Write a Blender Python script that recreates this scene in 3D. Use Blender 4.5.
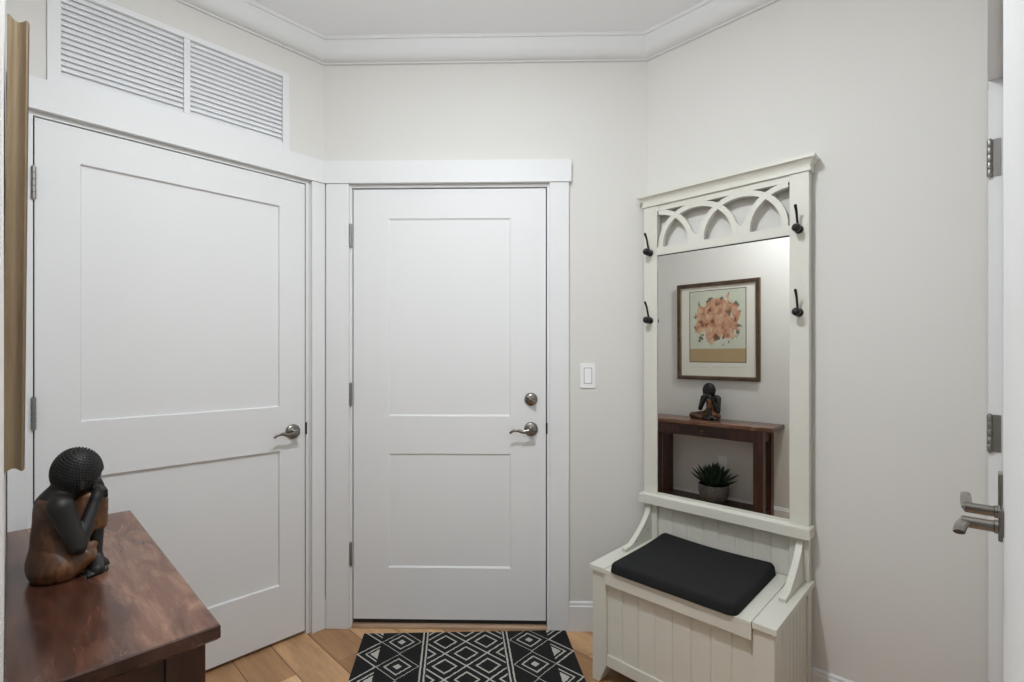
import bpy, bmesh, math, random
import numpy as np
from mathutils import Matrix, Vector
C = bpy.context.scene
for o in list(bpy.data.objects): bpy.data.objects.remove(o)
random.seed(4)
PI = math.pi
# ------------------------------------------------------------------ camera, world, lights, exposure
cam_d = bpy.data.cameras.new('camera'); cam = bpy.data.objects.new('camera', cam_d); C.collection.objects.link(cam)
cam_d.sensor_width = 36.0; cam_d.lens = 489.2/1024*36.0; cam_d.shift_y = 13.9/1024; cam_d.clip_start = 0.004
cam.location = (0, 0, 1.265); cam.rotation_euler = (math.radians(90), 0, math.radians(-45.85))
C.camera = cam
w = bpy.data.worlds.new('world'); C.world = w; w.use_nodes = True
w.node_tree.nodes['Background'].inputs[0].default_value = (0.02, 0.02, 0.02, 1)
w.node_tree.nodes['Background'].inputs[1].default_value = 1.0
def area(name, loc, target, size, power, col=(1, 1, 1), shape='DISK', spread=PI):
    l = bpy.data.lights.new(name, 'AREA'); l.shape = shape; l.size = size; l.energy = power; l.color = col; l.spread = spread
    o = bpy.data.objects.new(name, l); C.collection.objects.link(o); o.location = loc
    o.rotation_euler = (Vector(target)-Vector(loc)).to_track_quat('-Z', 'Y').to_euler(); return o
area('entry_ceiling_lamp', (0.54, 0.75, 2.69), (0.54, 0.75, 0), 0.10, 20.5, (0.90, 0.955, 1.0))
gl = bpy.data.lights.new('entry_lamp_fill', 'POINT'); gl.shadow_soft_size = 0.05; gl.energy = 10.5; gl.color = (0.90, 0.955, 1.0)  # unseen fill added under the ceiling lamp to lift ceiling and side walls
go = bpy.data.objects.new('entry_lamp_fill', gl); C.collection.objects.link(go); go.location = (0.54, 0.75, 2.60)
area('hall_daylight', (-1.5, -1.5, 1.75), (0.9, 1.0, 1.6), 1.4, 9, (0.88, 0.95, 1.0), 'SQUARE')
C.view_settings.view_transform = 'Standard'; C.view_settings.look = 'None'
C.view_settings.exposure = 0.0; C.view_settings.gamma = 1.0; C.view_settings.use_curve_mapping = False
C.cycles.max_bounces = 12; C.cycles.diffuse_bounces = 6

# ------------------------------------------------------------------ node helpers
class E:
    """small arithmetic on shader sockets"""
    def __init__(s, nt, k): s.nt = nt; s.k = k
    def _m(s, op, *a):
        n = s.nt.nodes.new('ShaderNodeMath'); n.operation = op
        for i, v in enumerate((s,)+a):
            if isinstance(v, E): s.nt.links.new(v.k, n.inputs[i])
            else: n.inputs[i].default_value = v
        return E(s.nt, n.outputs[0])
    def __add__(s, o): return s._m('ADD', o)
    def __sub__(s, o): return s._m('SUBTRACT', o)
    def __mul__(s, o): return s._m('MULTIPLY', o)
    def __truediv__(s, o): return s._m('DIVIDE', o)
    def floor(s): return s._m('FLOOR')
    def frac(s): return s._m('FRACT')
    def abs(s): return s._m('ABSOLUTE')
    def max(s, o): return s._m('MAXIMUM', o)
    def min(s, o): return s._m('MINIMUM', o)
    def lt(s, o): return s._m('LESS_THAN', o)
    def gt(s, o): return s._m('GREATER_THAN', o)
    def mod2(s): return s._m('FLOORED_MODULO', 2.0)
    def inv(s): return (s*-1.0)+1.0

def new_mat(name, rough=0.5, spec=0.5, metal=0.0, base=(0.8, 0.8, 0.8)):
    m = bpy.data.materials.new(name); m.use_nodes = True; nt = m.node_tree
    b = nt.nodes['Principled BSDF']
    b.inputs['Base Color'].default_value = (*base, 1); b.inputs['Roughness'].default_value = rough
    b.inputs['Specular IOR Level'].default_value = spec; b.inputs['Metallic'].default_value = metal
    return m, nt, b
def coords(nt, kind='Object', scale=(1, 1, 1), rot=(0, 0, 0)):
    t = nt.nodes.new('ShaderNodeTexCoord'); mp = nt.nodes.new('ShaderNodeMapping')
    mp.inputs['Scale'].default_value = scale; mp.inputs['Rotation'].default_value = rot
    nt.links.new(t.outputs[kind], mp.inputs[0]); return mp.outputs[0]
def noise(nt, vec, scale, detail=4, rough=0.5, dist=0.0):
    n = nt.nodes.new('ShaderNodeTexNoise'); n.inputs['Scale'].default_value = scale; n.inputs['Detail'].default_value = detail
    n.inputs['Roughness'].default_value = rough; n.inputs['Distortion'].default_value = dist
    if vec is not None: nt.links.new(vec, n.inputs['Vector'])
    return n.outputs[0]
def ramp(nt, fac, stops, interp='LINEAR'):
    r = nt.nodes.new('ShaderNodeValToRGB'); r.color_ramp.interpolation = interp
    e = r.color_ramp.elements
    while len(e) < len(stops): e.new(0.5)
    for i, (p, c) in enumerate(stops): e[i].position = p; e[i].color = (*c, 1)
    nt.links.new(fac, r.inputs[0]); return r.outputs[0]
def mix(nt, fac, a, b, mode='MIX'):
    n = nt.nodes.new('ShaderNodeMix'); n.data_type = 'RGBA'; n.blend_type = mode
    for i, v in ((0, fac), (6, a), (7, b)):
        if isinstance(v, E): nt.links.new(v.k, n.inputs[i])
        elif hasattr(v, 'is_output'): nt.links.new(v, n.inputs[i])
        elif i == 0: n.inputs[i].default_value = v
        else: n.inputs[i].default_value = (*v, 1)
    return n.outputs[2]
def bump(nt, b, h, strength, dist=0.01):
    n = nt.nodes.new('ShaderNodeBump'); n.inputs['Strength'].default_value = strength; n.inputs['Distance'].default_value = dist
    nt.links.new(h, n.inputs['Height']); nt.links.new(n.outputs[0], b.inputs['Normal'])
def paint(name, col, rough, bscale=0, bstr=0.0, spec=0.5):
    m, nt, b = new_mat(name, rough, spec, 0, col)
    v = coords(nt); n = noise(nt, v, 3.0, 3)
    c = mix(nt, E(nt, n), tuple(x*0.985 for x in col), tuple(min(1, x*1.015) for x in col)); nt.links.new(c, b.inputs['Base Color'])
    if bstr: bump(nt, b, noise(nt, v, bscale, 3), bstr, 0.002)
    return m
M = {}
M['wall'] = paint('wall_paint', (0.690, 0.673, 0.640), 0.75, 0, 0, 0.3)
M['ceiling'] = paint('ceiling_paint', (0.91, 0.915, 0.935), 0.85, 200, 0.10, 0.2)
M['trim'] = paint('white_trim_paint', (0.75, 0.75, 0.75), 0.45, 0, 0, 0.2)
M['door'] = paint('white_door_paint', (0.755, 0.755, 0.755), 0.48, 120, 0.03, 0.25)
M['cream'] = paint('cream_furniture_paint', (0.655, 0.640, 0.570), 0.42, 150, 0.04)
M['plastic'] = paint('white_plastic', (0.85, 0.85, 0.84), 0.3)
M['dark'] = paint('dark_gap', (0.015, 0.013, 0.012), 0.7)
M['vent'] = paint('grey_white_slats', (0.78, 0.785, 0.80), 0.5)
def metal(name, col, rough):
    m, nt, b = new_mat(name, rough, 0.5, 1.0, col)
    bump(nt, b, noise(nt, coords(nt, 'Object', (1, 1, 12)), 220, 2), 0.05, 0.001); return m
M['nickel'] = metal('satin_nickel', (0.27, 0.25, 0.225), 0.24)
M['steel'] = metal('brushed_hinge_steel', (0.30, 0.29, 0.275), 0.36)
m, nt, b = new_mat('black_iron', 0.35, 0.5, 0.3, (0.012, 0.011, 0.010)); bump(nt, b, noise(nt, coords(nt), 300, 2), 0.15, 0.001); M['iron'] = m
m, nt, b = new_mat('mirror_silver', 0.0, 0.5, 1.0, (0.765, 0.76, 0.73)); M['mirror'] = m
m, nt, b = new_mat('black_fabric', 0.9, 0.25, 0, (0.012, 0.012, 0.013))
v = coords(nt); bump(nt, b, noise(nt, v, 900, 2), 0.3, 0.001)
nt.links.new(mix(nt, E(nt, noise(nt, v, 40, 3)), (0.010, 0.010, 0.011), (0.016, 0.016, 0.017)), b.inputs['Base Color']); M['black_fabric'] = m

def wood(name, dark, mid, light, axis_scale, rough=0.3, swirl=1.2, scale=3.0, coat=0.0):
    m, nt, b = new_mat(name, rough, 0.5)
    v = coords(nt, 'Object', axis_scale)
    n1 = noise(nt, v, scale, 6, 0.6, swirl); n2 = noise(nt, v, scale*9, 4, 0.6, 0.4)
    f = E(nt, n1)*0.78 + E(nt, n2)*0.22
    c = ramp(nt, f.k, [(0.30, dark), (0.50, mid), (0.72, light)]); nt.links.new(c, b.inputs['Base Color'])
    b.inputs['Coat Weight'].default_value = coat; b.inputs['Coat Roughness'].default_value = 0.15
    bump(nt, b, n2, 0.04, 0.002); return m
m, nt, b = new_mat('walnut_figured_top', 0.24, 0.35)
tc = nt.nodes.new('ShaderNodeTexCoord'); sx = nt.nodes.new('ShaderNodeSeparateXYZ'); nt.links.new(tc.outputs['Object'], sx.inputs[0])
X, Y = E(nt, sx.outputs[0]), E(nt, sx.outputs[1])
v = coords(nt, 'Object', (2.2, 8.0, 8.0), (0, 0, math.radians(28)))
n1 = noise(nt, v, 2.0, 6, 0.62, 1.1); v2 = coords(nt, 'Object', (4, 42, 42), (0, 0, math.radians(12))); n2 = noise(nt, v2, 2.0, 4, 0.6, 0.5)
n3 = E(nt, noise(nt, coords(nt, 'Object', (1, 1, 1)), 5.0, 3, 0.5, 0.4))
f = E(nt, n1)*0.72 + E(nt, n2)*0.28
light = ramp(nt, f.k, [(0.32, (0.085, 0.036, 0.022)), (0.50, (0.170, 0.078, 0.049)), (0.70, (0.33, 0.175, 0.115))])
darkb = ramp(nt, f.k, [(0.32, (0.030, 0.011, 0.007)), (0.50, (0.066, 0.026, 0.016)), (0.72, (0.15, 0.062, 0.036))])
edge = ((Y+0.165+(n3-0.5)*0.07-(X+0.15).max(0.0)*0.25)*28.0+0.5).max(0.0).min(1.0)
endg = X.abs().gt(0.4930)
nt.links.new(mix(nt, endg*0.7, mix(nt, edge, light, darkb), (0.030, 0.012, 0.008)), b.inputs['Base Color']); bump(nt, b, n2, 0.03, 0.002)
b.inputs['Coat Weight'].default_value = 0.15; b.inputs['Coat Roughness'].default_value = 0.12; M['table_top'] = m
M['table_wood'] = wood('walnut_frame', (0.022, 0.007, 0.004), (0.056, 0.019, 0.011), (0.105, 0.038, 0.021), (9, 9, 1.2), 0.36, 0.6, 2.5)
M['drawer_wood'] = wood('walnut_drawer', (0.020, 0.008, 0.006), (0.042, 0.017, 0.011), (0.075, 0.032, 0.020), (1.2, 9, 9), 0.36, 0.6, 2.5)
M['frame_wood'] = wood('frame_wood', (0.030, 0.014, 0.007), (0.065, 0.033, 0.016), (0.11, 0.060, 0.030), (2, 2, 2), 0.35, 0.6, 6)
M['gilt'] = wood('frame_gilt', (0.125, 0.076, 0.036), (0.19, 0.13, 0.070), (0.26, 0.195, 0.115), (14, 14, 0.6), 0.36, 0.3, 4)
M['robe'] = wood('carved_robe_wood', (0.026, 0.011, 0.005), (0.085, 0.034, 0.013), (0.30, 0.13, 0.050), (9, 9, 4), 0.45, 1.2, 1.6)
M['statue_skin'] = wood('dark_stained_wood', (0.005, 0.0042, 0.004), (0.009, 0.0075, 0.007), (0.017, 0.0135, 0.0125), (12, 12, 6), 0.52, 0.6, 2.0)
M['threshold'] = wood('oak_threshold', (0.24, 0.145, 0.085), (0.34, 0.215, 0.13), (0.44, 0.30, 0.19), (1.2, 9, 9), 0.4, 0.4, 3)

# plank floor: boards run along world y
m, nt, b = new_mat('plank_floor', 0.36, 0.45)
tc = nt.nodes.new('ShaderNodeTexCoord'); sx = nt.nodes.new('ShaderNodeSeparateXYZ'); nt.links.new(tc.outputs['Object'], sx.inputs[0])
X, Y = E(nt, sx.outputs[0]), E(nt, sx.outputs[1])
px = (X+0.105)/0.15; ip = px.floor()
wn = nt.nodes.new('ShaderNodeTexWhiteNoise'); wn.noise_dimensions = '1D'; nt.links.new(ip.k, wn.inputs['W']); off = E(nt, wn.outputs[0])
py = Y/1.35 + off; jp = py.floor()
cb = nt.nodes.new('ShaderNodeCombineXYZ'); nt.links.new(ip.k, cb.inputs[0]); nt.links.new(jp.k, cb.inputs[1])
wn2 = nt.nodes.new('ShaderNodeTexWhiteNoise'); wn2.noise_dimensions = '3D'; nt.links.new(cb.outputs[0], wn2.inputs['Vector'])
cb2 = nt.nodes.new('ShaderNodeCombineXYZ')
nt.links.new((X*11.0).k, cb2.inputs[0]); nt.links.new((Y*1.1).k, cb2.inputs[1]); nt.links.new((E(nt, wn2.outputs[0])*30.0).k, cb2.inputs[2])
g = noise(nt, cb2.outputs[0], 1.6, 6, 0.62, 0.8); g2 = noise(nt, cb2.outputs[0], 14, 3, 0.6)
near = lambda k: (ip-float(k)).abs().lt(0.5)
tone = E(nt, wn2.outputs[0])+near(6)*0.45-near(7)*0.45+near(5)*0.2
base = ramp(nt, tone.k, [(0.0, (0.36, 0.195, 0.095)), (0.45, (0.60, 0.36, 0.19)), (1.0, (0.82, 0.56, 0.335))])
gr = (E(nt, g)*0.75+E(nt, g2)*0.25)
c = mix(nt, E(nt, ramp(nt, gr.k, [(0.32, (0, 0, 0)), (0.7, (1, 1, 1))])), (0.62, 0.58, 0.54), (1.18, 1.16, 1.12))
c = mix(nt, 1.0, base, c, 'MULTIPLY')
fx = px.frac(); fy = py.frac()
seam = fx.lt(0.014).max(fx.gt(0.986)).max(fy.lt(0.0016))
c = mix(nt, seam*0.75, c, (0.085, 0.045, 0.024)); nt.links.new(c, b.inputs['Base Color'])
bump(nt, b, (seam*-1.0+gr*0.12).k, 0.25, 0.002); M['floor'] = m

# rug: UV in metres, u across, v along depth
m, nt, b = new_mat('woven_rug', 0.95, 0.15)
tc = nt.nodes.new('ShaderNodeTexCoord'); sx = nt.nodes.new('ShaderNodeSeparateXYZ'); nt.links.new(tc.outputs['UV'], sx.inputs[0])
U, V = E(nt, sx.outputs[0]), E(nt, sx.outputs[1])
wob = E(nt, noise(nt, tc.outputs['UV'], 60, 2))-0.5
U = U + wob*0.006; V = V + wob*0.006
RW = 0.914
def lattice(u0, v0, pw, ph, lw, inner):
    p = (U-u0)/pw; q = (V-v0)/ph
    a = p+q; bb = p-q
    ma = ((a.frac())-0.5).abs(); mb = ((bb.frac())-0.5).abs()
    mm = ma.max(mb)
    par = (a.floor()+bb.floor()).mod2()
    return mm, par
s1, s2 = 0.280, 0.634      # stripe centres
# centre
mm, par = lattice(0.457, 0.075, 0.177, 0.170, 0, 0)
cen = mm.gt(0.472).max((mm-0.27).abs().lt(0.030))
# left: u mirrored for right
def side(Ux):
    p = (Ux-0.090)/0.176; q = (V-0.072)/0.170
    a = p+q; bb = p-q
    ma = (a.frac()-0.5).abs(); mb = (bb.frac()-0.5).abs(); mm = ma.max(mb)
    par = (a.floor()+bb.floor()).mod2()      # 0: diamonds centred on the lattice of (0.178, ...), 1: the outer ones
    outer = Ux.lt(0.090)
    border = mm.gt(0.474)
    ring = (mm-0.30).abs().lt(0.026)
    core_s = mm.lt(0.105); core_b = mm.lt(0.20)
    right_f = (ring.max(core_s))*outer.inv()
    return border, ring, core_s, core_b, outer, par
def side_pattern(Ux):
    border, ring, core_s, core_b, outer, par = side(Ux)
    odd = par; even = par.inv()
    inn = (ring.max(core_s))*outer.inv()*even
    out = (ring.max(core_b))*outer*odd
    bd = border*(even.max(outer))
    return bd.max(inn).max(out)
sl = side_pattern(U); sr = side_pattern((U*-1.0)+RW)
isl = U.lt(s1); isr = U.gt(s2); isc = isl.max(isr).inv()
pat = (sl*isl).max(sr*isr).max(cen*isc)
st = ((((U-s1).abs())-0.0085).abs()).lt(0.0034).max(((((U-s2).abs())-0.0085).abs()).lt(0.0034))
gap = ((U-s1).abs().lt(0.016)).max((U-s2).abs().lt(0.016))
pat = (pat*gap.inv()).max(st)
fuzz = E(nt, noise(nt, coords(nt, 'UV', (140, 900, 1)), 1.0, 2))
c = mix(nt, pat, (0.010, 0.010, 0.0105), (0.56, 0.545, 0.49))
c = mix(nt, fuzz*0.35, c, (0.045, 0.045, 0.044)); nt.links.new(c, b.inputs['Base Color'])
bump(nt, b, (fuzz+pat*0.6).k, 0.5, 0.002); M['rug'] = m

# framed print: plain generic warm blotches on a pale ground (UV 0..1)
m, nt, b = new_mat('print_paper', 0.55, 0.3)
tc = nt.nodes.new('ShaderNodeTexCoord'); sx = nt.nodes.new('ShaderNodeSeparateXYZ'); nt.links.new(tc.outputs['UV'], sx.inputs[0])
U, V = E(nt, sx.outputs[0]), E(nt, sx.outputs[1])
n1 = E(nt, noise(nt, tc.outputs['UV'], 5, 4, 0.6, 0.6)); n2 = E(nt, noise(nt, coords(nt, 'UV', (1, 1, 1), (0, 0, 1)), 9, 3, 0.5, 0.3))
bg = mix(nt, n1, (0.46, 0.49, 0.40), (0.60, 0.60, 0.50))
c = mix(nt, V.lt(0.185), bg, (0.40, 0.29, 0.155))
dx = (U-0.5)/0.40; dy = (V-0.60)/0.32
d = (dx*dx+dy*dy) + (n1-0.5)*3.4
warm = ramp(nt, n2.k, [(0.34, (0.16, 0.075, 0.045)), (0.42, (0.42, 0.20, 0.125)), (0.54, (0.52, 0.30, 0.185)), (0.66, (0.58, 0.43, 0.28))])
c = mix(nt, d.lt(0.95), c, warm)
c = mix(nt, (d.gt(0.80))*(d.lt(1.25))*(n2.lt(0.45)), c, (0.14, 0.135, 0.105))
nt.links.new(c, b.inputs['Base Color']); M['print'] = m
m, nt, b = new_mat('mat_board', 0.7, 0.3, 0, (0.70, 0.67, 0.60)); 
tc = nt.nodes.new('ShaderNodeTexCoord'); sx = nt.nodes.new('ShaderNodeSeparateXYZ'); nt.links.new(tc.outputs['Object'], sx.inputs[0])
u, vz = E(nt, sx.outputs[0]), E(nt, sx.outputs[2])
let = ((u/0.016).frac().lt(0.45))*((vz+0.293).abs().lt(0.006))*(u.abs().lt(0.21))*(((u+0.075).abs()).gt(0.012))*(((u-0.06).abs()).gt(0.012))
nt.links.new(mix(nt, let*0.5, (0.70, 0.67, 0.60), (0.40, 0.39, 0.36)), b.inputs['Base Color']); M['matboard'] = m
# plant
m, nt, b = new_mat('succulent_leaf', 0.42, 0.5); v = coords(nt)
nt.links.new(ramp(nt, noise(nt, v, 30, 3), [(0.35, (0.006, 0.021, 0.011)), (0.65, (0.020, 0.056, 0.029))]), b.inputs['Base Color']); M['leaf'] = m
m, nt, b = new_mat('grey_ceramic', 0.5, 0.5); v = coords(nt)
nt.links.new(ramp(nt, noise(nt, v, 60, 5), [(0.35, (0.085, 0.085, 0.09)), (0.7, (0.15, 0.15, 0.155))]), b.inputs['Base Color']); M['pot'] = m
m, nt, b = new_mat('soil', 0.95, 0.1); v = coords(nt)
nt.links.new(ramp(nt, noise(nt, v, 120, 4), [(0.3, (0.01, 0.008, 0.006)), (0.7, (0.04, 0.03, 0.022))]), b.inputs['Base Color']); M['soil'] = m

# ------------------------------------------------------------------ mesh helpers
def link_mesh(name, bm, mat, parent=None, smooth=False, auto=None):
    me = bpy.data.meshes.new(name)
    bmesh.ops.recalc_face_normals(bm, faces=bm.faces)
    if smooth:
        for f in bm.faces: f.smooth = True
        if auto is not None:
            for e in bm.edges:
                if len(e.link_faces) == 2 and e.calc_face_angle(0) > auto: e.smooth = False
    bm.to_mesh(me); bm.free(); me.materials.append(mat)
    o = bpy.data.objects.new(name, me); C.collection.objects.link(o)
    if parent: o.parent = parent
    return o
def empty(name, loc=(0, 0, 0), rz=0.0, parent=None):
    o = bpy.data.objects.new(name, None); C.collection.objects.link(o); o.location = loc; o.rotation_euler = (0, 0, rz)
    o.empty_display_size = 0.1
    if parent: o.parent = parent
    return o
def tag(o, label=None, cat=None, group=None, kind=None):
    if label: o['label'] = label
    if cat: o['category'] = cat
    if group: o['group'] = group
    if kind: o['kind'] = kind
    return o
def box(bm, x0, x1, y0, y1, z0, z1, bev=0.0, seg=2):
    r = bmesh.ops.create_cube(bm, size=1.0)
    vs = r['verts']
    bmesh.ops.scale(bm, vec=(x1-x0, y1-y0, z1-z0), verts=vs)
    bmesh.ops.translate(bm, vec=((x0+x1)/2, (y0+y1)/2, (z0+z1)/2), verts=vs)
    if bev:
        es = list({e for v in vs for e in v.link_edges})
        bmesh.ops.bevel(bm, geom=es, offset=bev, segments=seg, affect='EDGES', profile=0.5)
def boxobj(name, dims, mat, parent=None, bev=0.0, smooth=False):
    bm = bmesh.new(); box(bm, *dims, bev); return link_mesh(name, bm, mat, parent)
def lathe(bm, prof, n=32, axis='z', at=(0, 0, 0), cap=True):
    """prof: (radius, height); axis z up, or y towards -y"""
    rings = []
    for r, h in prof:
        ring = []
        for i in range(n):
            a = 2*PI*i/n; cx, cy = r*math.cos(a), r*math.sin(a)
            p = (cx, cy, h) if axis == 'z' else (cx, -h, cy)
            ring.append(bm.verts.new((p[0]+at[0], p[1]+at[1], p[2]+at[2])))
        rings.append(ring)
    for a, b_ in zip(rings, rings[1:]):
        for i in range(n): bm.faces.new((a[i], a[(i+1) % n], b_[(i+1) % n], b_[i]))
    if cap:
        for rg in (rings[0], rings[-1]): bm.faces.new(rg)
def tube(bm, pts, rad, n=12, flat=None, cap=True):
    """sweep an ellipse along pts; flat = (a, b) scale of the two section axes"""
    pts = [Vector(p) for p in pts]
    if not hasattr(rad, '__len__'): rad = [rad]*len(pts)
    rings = []; ref = None
    for i, p in enumerate(pts):
        t = (pts[min(i+1, len(pts)-1)]-pts[max(i-1, 0)]).normalized()
        if ref is None:
            ref = Vector((0, 0, 1)) if abs(t.z) < 0.9 else Vector((0, 1, 0))
        a = (ref - t*ref.dot(t)).normalized(); ref = a; b_ = t.cross(a)
        fa, fb = flat or (1, 1)
        rings.append([bm.verts.new(p + a*math.cos(2*PI*k/n)*rad[i]*fa + b_*math.sin(2*PI*k/n)*rad[i]*fb) for k in range(n)])
    for r0, r1 in zip(rings, rings[1:]):
        for k in range(n): bm.faces.new((r0[k], r0[(k+1) % n], r1[(k+1) % n], r1[k]))
    if cap: bm.faces.new(rings[0]); bm.faces.new(rings[-1])
def spline(ctrl, n=8):
    """Catmull-Rom through control points"""
    P = [Vector(c) for c in ctrl]; P = [P[0]*2-P[1]]+P+[P[-1]*2-P[-2]]; out = []
    for i in range(1, len(P)-2):
        for k in range(n):
            t = k/n; a, b_, c, d = P[i-1:i+3]
            out.append(0.5*((2*b_)+(c-a)*t+(2*a-5*b_+4*c-d)*t*t+(3*b_-a-3*c+d)*t**3))
    out.append(P[-2]); return out
def extrude_poly(bm, poly, axis, a0, a1):
    """poly of 2-tuples; axis 'x': (y,z) extruded x; 'y': (x,z) extruded y; 'z': (x,y) extruded z"""
    def P(p, a): return {'x': (a, p[0], p[1]), 'y': (p[0], a, p[1]), 'z': (p[0], p[1], a)}[axis]
    v0 = [bm.verts.new(P(p, a0)) for p in poly]; v1 = [bm.verts.new(P(p, a1)) for p in poly]
    n = len(poly)
    bm.faces.new(v0); bm.faces.new(v1)
    for i in range(n): bm.faces.new((v0[i], v0[(i+1) % n], v1[(i+1) % n], v1[i]))
def sweep_plan(bm, path, prof, closed=False):
    """sweep (offset to the right of travel, z) profile along a plan polyline with mitres"""
    P = [Vector((p[0], p[1])) for p in path]; rings = []
    for i, p in enumerate(P):
        ns = []
        if i > 0: d = (p-P[i-1]).normalized(); ns.append(Vector((d.y, -d.x)))
        if i < len(P)-1: d = (P[i+1]-p).normalized(); ns.append(Vector((d.y, -d.x)))
        n = sum(ns, Vector((0, 0))).normalized(); k = 1/n.dot(ns[0])
        rings.append([bm.verts.new((p.x+n.x*k*o, p.y+n.y*k*o, z)) for o, z in prof])
    m_ = len(prof)
    for a, b_ in zip(rings, rings[1:]):
        for i in range(m_): bm.faces.new((a[i], a[(i+1) % m_], b_[(i+1) % m_], b_[i]))
    bm.faces.new(rings[0]); bm.faces.new(rings[-1])
def wall_grid(bm, x0, x1, z0, z1, y0, y1, holes):
    xs = sorted({x0, x1, *[h[0] for h in holes], *[h[1] for h in holes]}); zs = sorted({z0, z1, *[h[2] for h in holes], *[h[3] for h in holes]})
    for a, b_ in zip(xs, xs[1:]):
        run = None
        for c, d in zip(zs, zs[1:]):
            solid = not any(h[0] <= (a+b_)/2 <= h[1] and h[2] <= (c+d)/2 <= h[3] for h in holes)
            if solid: run = (run[0], d) if run else (c, d)
            if (not solid or d == zs[-1]) and run: box(bm, a, b_, y0, y1, run[0], run[1]); run = None

# ------------------------------------------------------------------ the room (metres; x towards the bench wall, y towards the left door)
XW, YL, XC, YR, ZC = 2.043, 2.2147, -0.005, -0.012, 2.700
LB = Vector((1.0242, 2.2147)); BR = Vector((2.043, 1.1193)); OFF = -0.0094
ang_b = math.atan2(BR.y-LB.y, BR.x-LB.x); LBK = (BR-LB).length
def struct(o, label, cat): return tag(o, label, cat, kind='structure')
struct(boxobj('floor', (-2.6, 2.2, -2.6, 2.4, -0.05, 0.0), M['floor']), 'light brown wide plank wooden floor of the entry', 'floor')
struct(boxobj('ceiling', (-2.6, 2.2, -2.6, 2.4, ZC, ZC+0.05), M['ceiling']), 'smooth pale grey ceiling above the entry', 'ceiling')
D1 = (0.0385, 0.9555, 0.0, 2.055); TV = (0.108, 0.852, 2.170, 2.492)
bm = bmesh.new(); wall_grid(bm, -0.14, LB.x, 0, ZC, YL, YL+0.12, [D1, TV])
struct(link_mesh('wall_left', bm, M['wall']), 'angled light grey wall holding the left door and transom', 'wall')
D2 = (0.126+OFF, 1.0615+OFF, 0.0, 2.055)
bm = bmesh.new(); wall_grid(bm, 0, LBK, 0, ZC, 0, 0.12, [D2])
o = link_mesh('wall_back', bm, M['wall']); o.location = (LB.x, LB.y, 0); o.rotation_euler = (0, 0, ang_b)
struct(o, 'light grey middle wall around the entry door', 'wall')
D3 = (0.245, 1.957, 0.0, 2.057)
struct(boxobj('wall_right', (XW, XW+0.12, -0.14, BR.y, 0, ZC), M['wall']), 'plain light grey right wall behind the hall bench', 'wall')
bm = bmesh.new(); wall_grid(bm, 0.10, XW+0.12, 0, ZC, YR-0.13, YR, [D3])
struct(link_mesh('wall_rear', bm, M['wall']), 'wall at the right picture edge with the hinged door', 'wall')
struct(boxobj('wall_console', (XC-0.13, XC, 0.42, YL+0.12, 0, ZC), M['wall']), 'wall at the left edge behind the console table', 'wall')
struct(boxobj('wall_hall_left', (-2.6, -2.5, -2.6, 2.4, 0, ZC), M['wall']), 'hall wall behind the viewer', 'wall')
struct(boxobj('wall_hall_rear', (-2.5, 2.2, -2.6, -2.5, 0, ZC), M['wall']), 'far hall wall behind the viewer', 'wall')
struct(boxobj('wall_hall_right', (2.2, 2.3, -2.6, -0.14, 0, ZC), M['wall']), 'side hall wall behind the viewer', 'wall')
struct(boxobj('wall_hall_end', (-2.6, -0.135, 2.4, 2.5, 0, ZC), M['wall']), 'end hall wall behind the viewer', 'wall')
# crown moulding
crown = [(0, 2.611), (0.012, 2.611), (0.014, 2.615)]
crown += [(0.014+0.056*math.sin(t)**0.9, 2.615+0.071*(1-math.cos(t))) for t in [1.25*k/8 for k in range(1, 9)]]
crown += [(0.074, 2.684), (0.080, 2.685), (0.080, ZC), (0, ZC)]
bm = bmesh.new(); sweep_plan(bm, [(XC, 0.42), (XC, YL), (LB.x, LB.y), (BR.x, BR.y), (XW, YR), (0.10, YR)], crown)
struct(link_mesh('trim_1', bm, M['trim']), 'white crown moulding around the ceiling edge', 'crown moulding')
# baseboards
bb = [(0, 0), (0.015, 0), (0.015, 0.112), (0.010, 0.117), (0.010, 0.126), (0.006, 0.131), (0, 0.131)]
def base(name, path, label):
    bm = bmesh.new(); sweep_plan(bm, path, bb); return struct(link_mesh(name, bm, M['trim']), label, 'baseboard')
bd = (BR-LB).normalized(); bn = Vector((-bd.y, bd.x))
p0 = LB+bd*(1.147+OFF)
base('baseboard_right', [tuple(p0), tuple(BR), (XW, YR)], 'white baseboard behind and beside the hall bench')
base('baseboard_console', [(XC, 0.42), (XC, YL-0.002)], 'white baseboard below the console table wall')
bm = bmesh.new(); box(bm, -0.002, 0.0155, -0.017, 0.0, 0, 0.131, 0.001)
o = link_mesh('baseboard_corner', bm, M['trim']); o.location = (LB.x, LB.y, 0); o.rotation_euler = (0, 0, ang_b)
struct(o, 'short white baseboard block between the two door casings', 'baseboard')

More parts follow.
